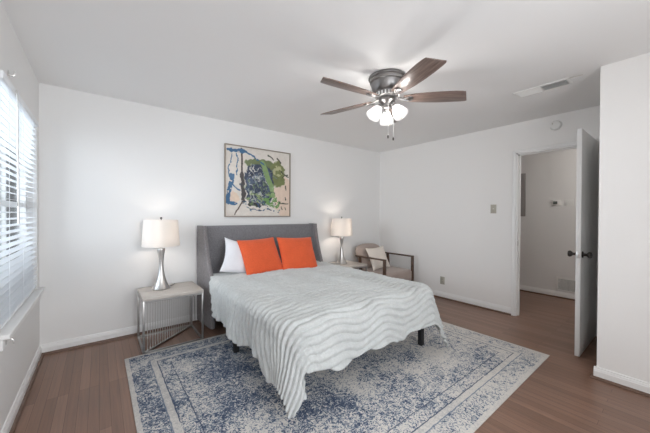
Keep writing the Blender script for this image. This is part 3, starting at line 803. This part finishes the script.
cam_az = math.degrees(math.atan2(-FY, -FX))
for a in (cam_az-2, cam_az+118, cam_az-122):
    pass
for k, a in enumerate((41, 161, 281)):
    ar = math.radians(a); dv = Vector((math.cos(ar), math.sin(ar), 0))
    tilt = math.radians(36)
    ax = (dv*math.sin(tilt)+Vector((0, 0, -math.cos(tilt)))).normalized()
    start = dv*0.030+Vector((0, 0, -0.228)); sock = dv*0.055+Vector((0, 0, -0.238))
    q = ax.to_track_quat('Z', 'X').to_matrix()
    arm = MB(); arm.tube([start, sock, sock+ax*0.02], 0.008, 10); arm.lathe([(0.014, 0), (0.021, 0.003), (0.022, 0.022), (0.018, 0.026)], 24, sock+ax*0.008, mat=q)
    arm.build('light_arm', M['fan_metal'], fan)
    g = MB(); pr = [(r_*1.12, z_*1.1) for r_, z_ in [(0.020, 0.0), (0.026, 0.006), (0.033, 0.022), (0.042, 0.042), (0.049, 0.064), (0.052, 0.084), (0.055, 0.094), (0.053, 0.094), (0.050, 0.083), (0.047, 0.064), (0.040, 0.042), (0.031, 0.022), (0.022, 0.004)]]
    g.lathe(pr, 36, sock+ax*0.03, cap=False, mat=q)
    gs = g.build('glass_shade', M['glass_shade'], fan)
    bp = sock+ax*0.085
    MB().sphere(bp, 0.022).build('bulb', M['bulb'], gs)
    point('fan_light', bp, 2.8, (1.0, 0.96, 0.92), 0.022, fan)
for dx, ln in ((0.012, 0.275), (0.055, 0.292)):
    cxy = right*dx + (-Vector((FX, FY, 0)).normalized())*0.055
    pc = MB(); pc.tube([(cxy.x, cxy.y, -0.228), (cxy.x, cxy.y, -0.228-ln)], 0.0011, 6)
    po = pc.build('pull_chain', M['plastic'], fan)
    MB().lathe([(0.003, 0), (0.0065, -0.006), (0.0065, -0.020), (0.004, -0.026)], 12, (cxy.x, cxy.y, -0.228-ln)).build('pull_fob', M['dark_metal'], po)

# ------------------------------------------------------------------ small fittings
# ceiling vent
cv = empty('ceiling_vent', (3.18, 0.838, H-0.0005), 0, 'white rectangular air register in the ceiling near the door', 'vent')
m = MB(); a, b, e, t_ = 0.085, 0.205, 0.022, 0.008
m.box((-a, -b, -t_), (-a+e, b, 0), 0.002); m.box((a-e, -b, -t_), (a, b, 0), 0.002); m.box((-a+e, -b, -t_), (a-e, -b+e, 0), 0.002); m.box((-a+e, b-e, -t_), (a-e, b, 0), 0.002)
m.box((-a+e, -0.006, -t_), (a-e, 0.006, 0), 0.001); m.build('frame', M['plastic'], cv)
MB().box((-a+e, -b+e, -0.0015), (a-e, b-e, -0.0005)).build('backing', M['slot'], cv, False)
lv = MB()
for k in range(9):
    x = -a+e+0.008+k*0.0135
    for (y0, y1) in ((-b+e, -0.006), (0.006, b-e)):
        lv.box((x-0.0055, y0, -0.0062), (x+0.0055, y1, -0.005), 0, rot=Matrix.Rotation(math.radians(35 if y0 > 0 else -35), 3, 'Y'))
lv.build('louvres', M['plastic'], cv, False)
MB().tube([(-a+0.01, -b+0.004, -0.006), (-a+0.002, -b-0.09, -0.012)], 0.002, 6).build('lever', M['plate_grey'], cv)
# smoke detector
sd = MB().lathe([(0.056, 0), (0.056, 0.008), (0.053, 0.018), (0.046, 0.030), (0.030, 0.034), (0.012, 0.035)], 40, mat=Matrix.Rotation(-PI/2, 3, 'Y')).build('smoke_detector', M['plastic'], None, loc=(R-0.0005, 0.955, 2.315))
tag(sd, 'round white smoke detector on the wall above the doorway', 'smoke detector')
MB().lathe([(0.026, 0), (0.026, 0.0015), (0.022, 0.0015)], 28, (-0.034, 0.0, 0), mat=Matrix.Rotation(-PI/2, 3, 'Y')).build('grille_ring', M['plastic'], sd)
MB().box((-0.036, 0.018, 0.012), (-0.030, 0.030, 0.024), 0.001).build('test_button', M['plate_grey'], sd)
# light switch, outlet
def plate(name, y, z, label, cat, kind, wallm):
    p = MB().box((-0.006, -0.036, -0.058), (0, 0.036, 0.058), 0.003).build(name, M[wallm], None, loc=(R-0.0005, y, z)); tag(p, label, cat)
    if kind == 'switch':
        MB().box((-0.0075, -0.010, -0.022), (-0.006, 0.010, 0.022), 0.0005).build('toggle_slot', M['plate_grey'], p)
        MB().box((-0.016, -0.004, -0.002), (-0.007, 0.004, 0.010), 0.001, rot=Matrix.Rotation(0.4, 3, 'Y')).build('toggle', M['plastic'], p)
    else:
        for dz in (-0.021, 0.021):
            r_ = MB().box((-0.008, -0.016, dz-0.014), (-0.006, 0.016, dz+0.014), 0.003).build('socket', M['plate_grey'], p)
            q_ = MB(); q_.box((-0.0086, -0.008, dz-0.004), (-0.008, -0.005, dz+0.006)); q_.box((-0.0086, 0.005, dz-0.004), (-0.008, 0.008, dz+0.006)); q_.build('slots', M['black'], r_, False)
plate('light_switch', 1.612, 1.36, 'beige toggle light switch on the wall left of the doorway', 'light switch', 'switch', 'plate_grey')
plate('power_outlet', 2.327, 0.270, 'beige power outlet low on the right wall behind the bed', 'outlet', 'outlet', 'plate_grey')
# hall fittings
th = MB().box((-0.022, -0.055, -0.042), (0, 0.055, 0.042), 0.004).build('thermostat', M['plastic'], None, loc=(HX-0.0005, 1.275, 1.475)); tag(th, 'small white thermostat with grey screen on the hall wall', 'thermostat')
MB().box((-0.0235, -0.014, -0.024), (-0.022, 0.040, 0.022), 0.0005).build('screen', M['screen'], th)
gp = MB().box((-0.005, -0.055, -0.05), (0, 0.055, 0.05), 0.003).build('wall_plate', M['plastic'], None, loc=(HX-0.0005, 1.125, 1.475)); tag(gp, 'blank white wall plate right of the thermostat in the hall', 'wall plate')
wv_ = empty('return_vent', (HX-0.0005, 1.115, 0.215), 0, 'white louvred air grille low on the hall wall', 'vent')
m = MB(); a, b = 0.15, 0.105
m.box((-0.008, -a, -b), (0, -a+0.02, b), 0.002); m.box((-0.008, a-0.02, -b), (0, a, b), 0.002); m.box((-0.008, -a+0.02, -b), (0, a-0.02, -b+0.02), 0.002); m.box((-0.008, -a+0.02, b-0.02), (0, a-0.02, b), 0.002); m.build('frame', M['plastic'], wv_)
MB().box((-0.0015, -a+0.02, -b+0.02), (-0.0005, a-0.02, b-0.02)).build('backing', M['slot'], wv_, False)
lv = MB()
for k in range(11): lv.box((-0.007, -a+0.02, -b+0.026+k*0.0155), (-0.0055, a-0.02, -b+0.035+k*0.0155), 0, rot=Matrix.Rotation(0.5, 3, 'Y'))
lv.build('louvres', M['plastic'], wv_, False)
hf = MB().box((-0.020, -0.075, -0.36), (0, 0.075, 0.36), 0.003).build('hall_frame', M['hall_grey'], None, loc=(HX-0.0005, 1.765, 1.62))
tag(hf, 'narrow tall grey panel on the hall wall beside the jamb', 'wall panel')
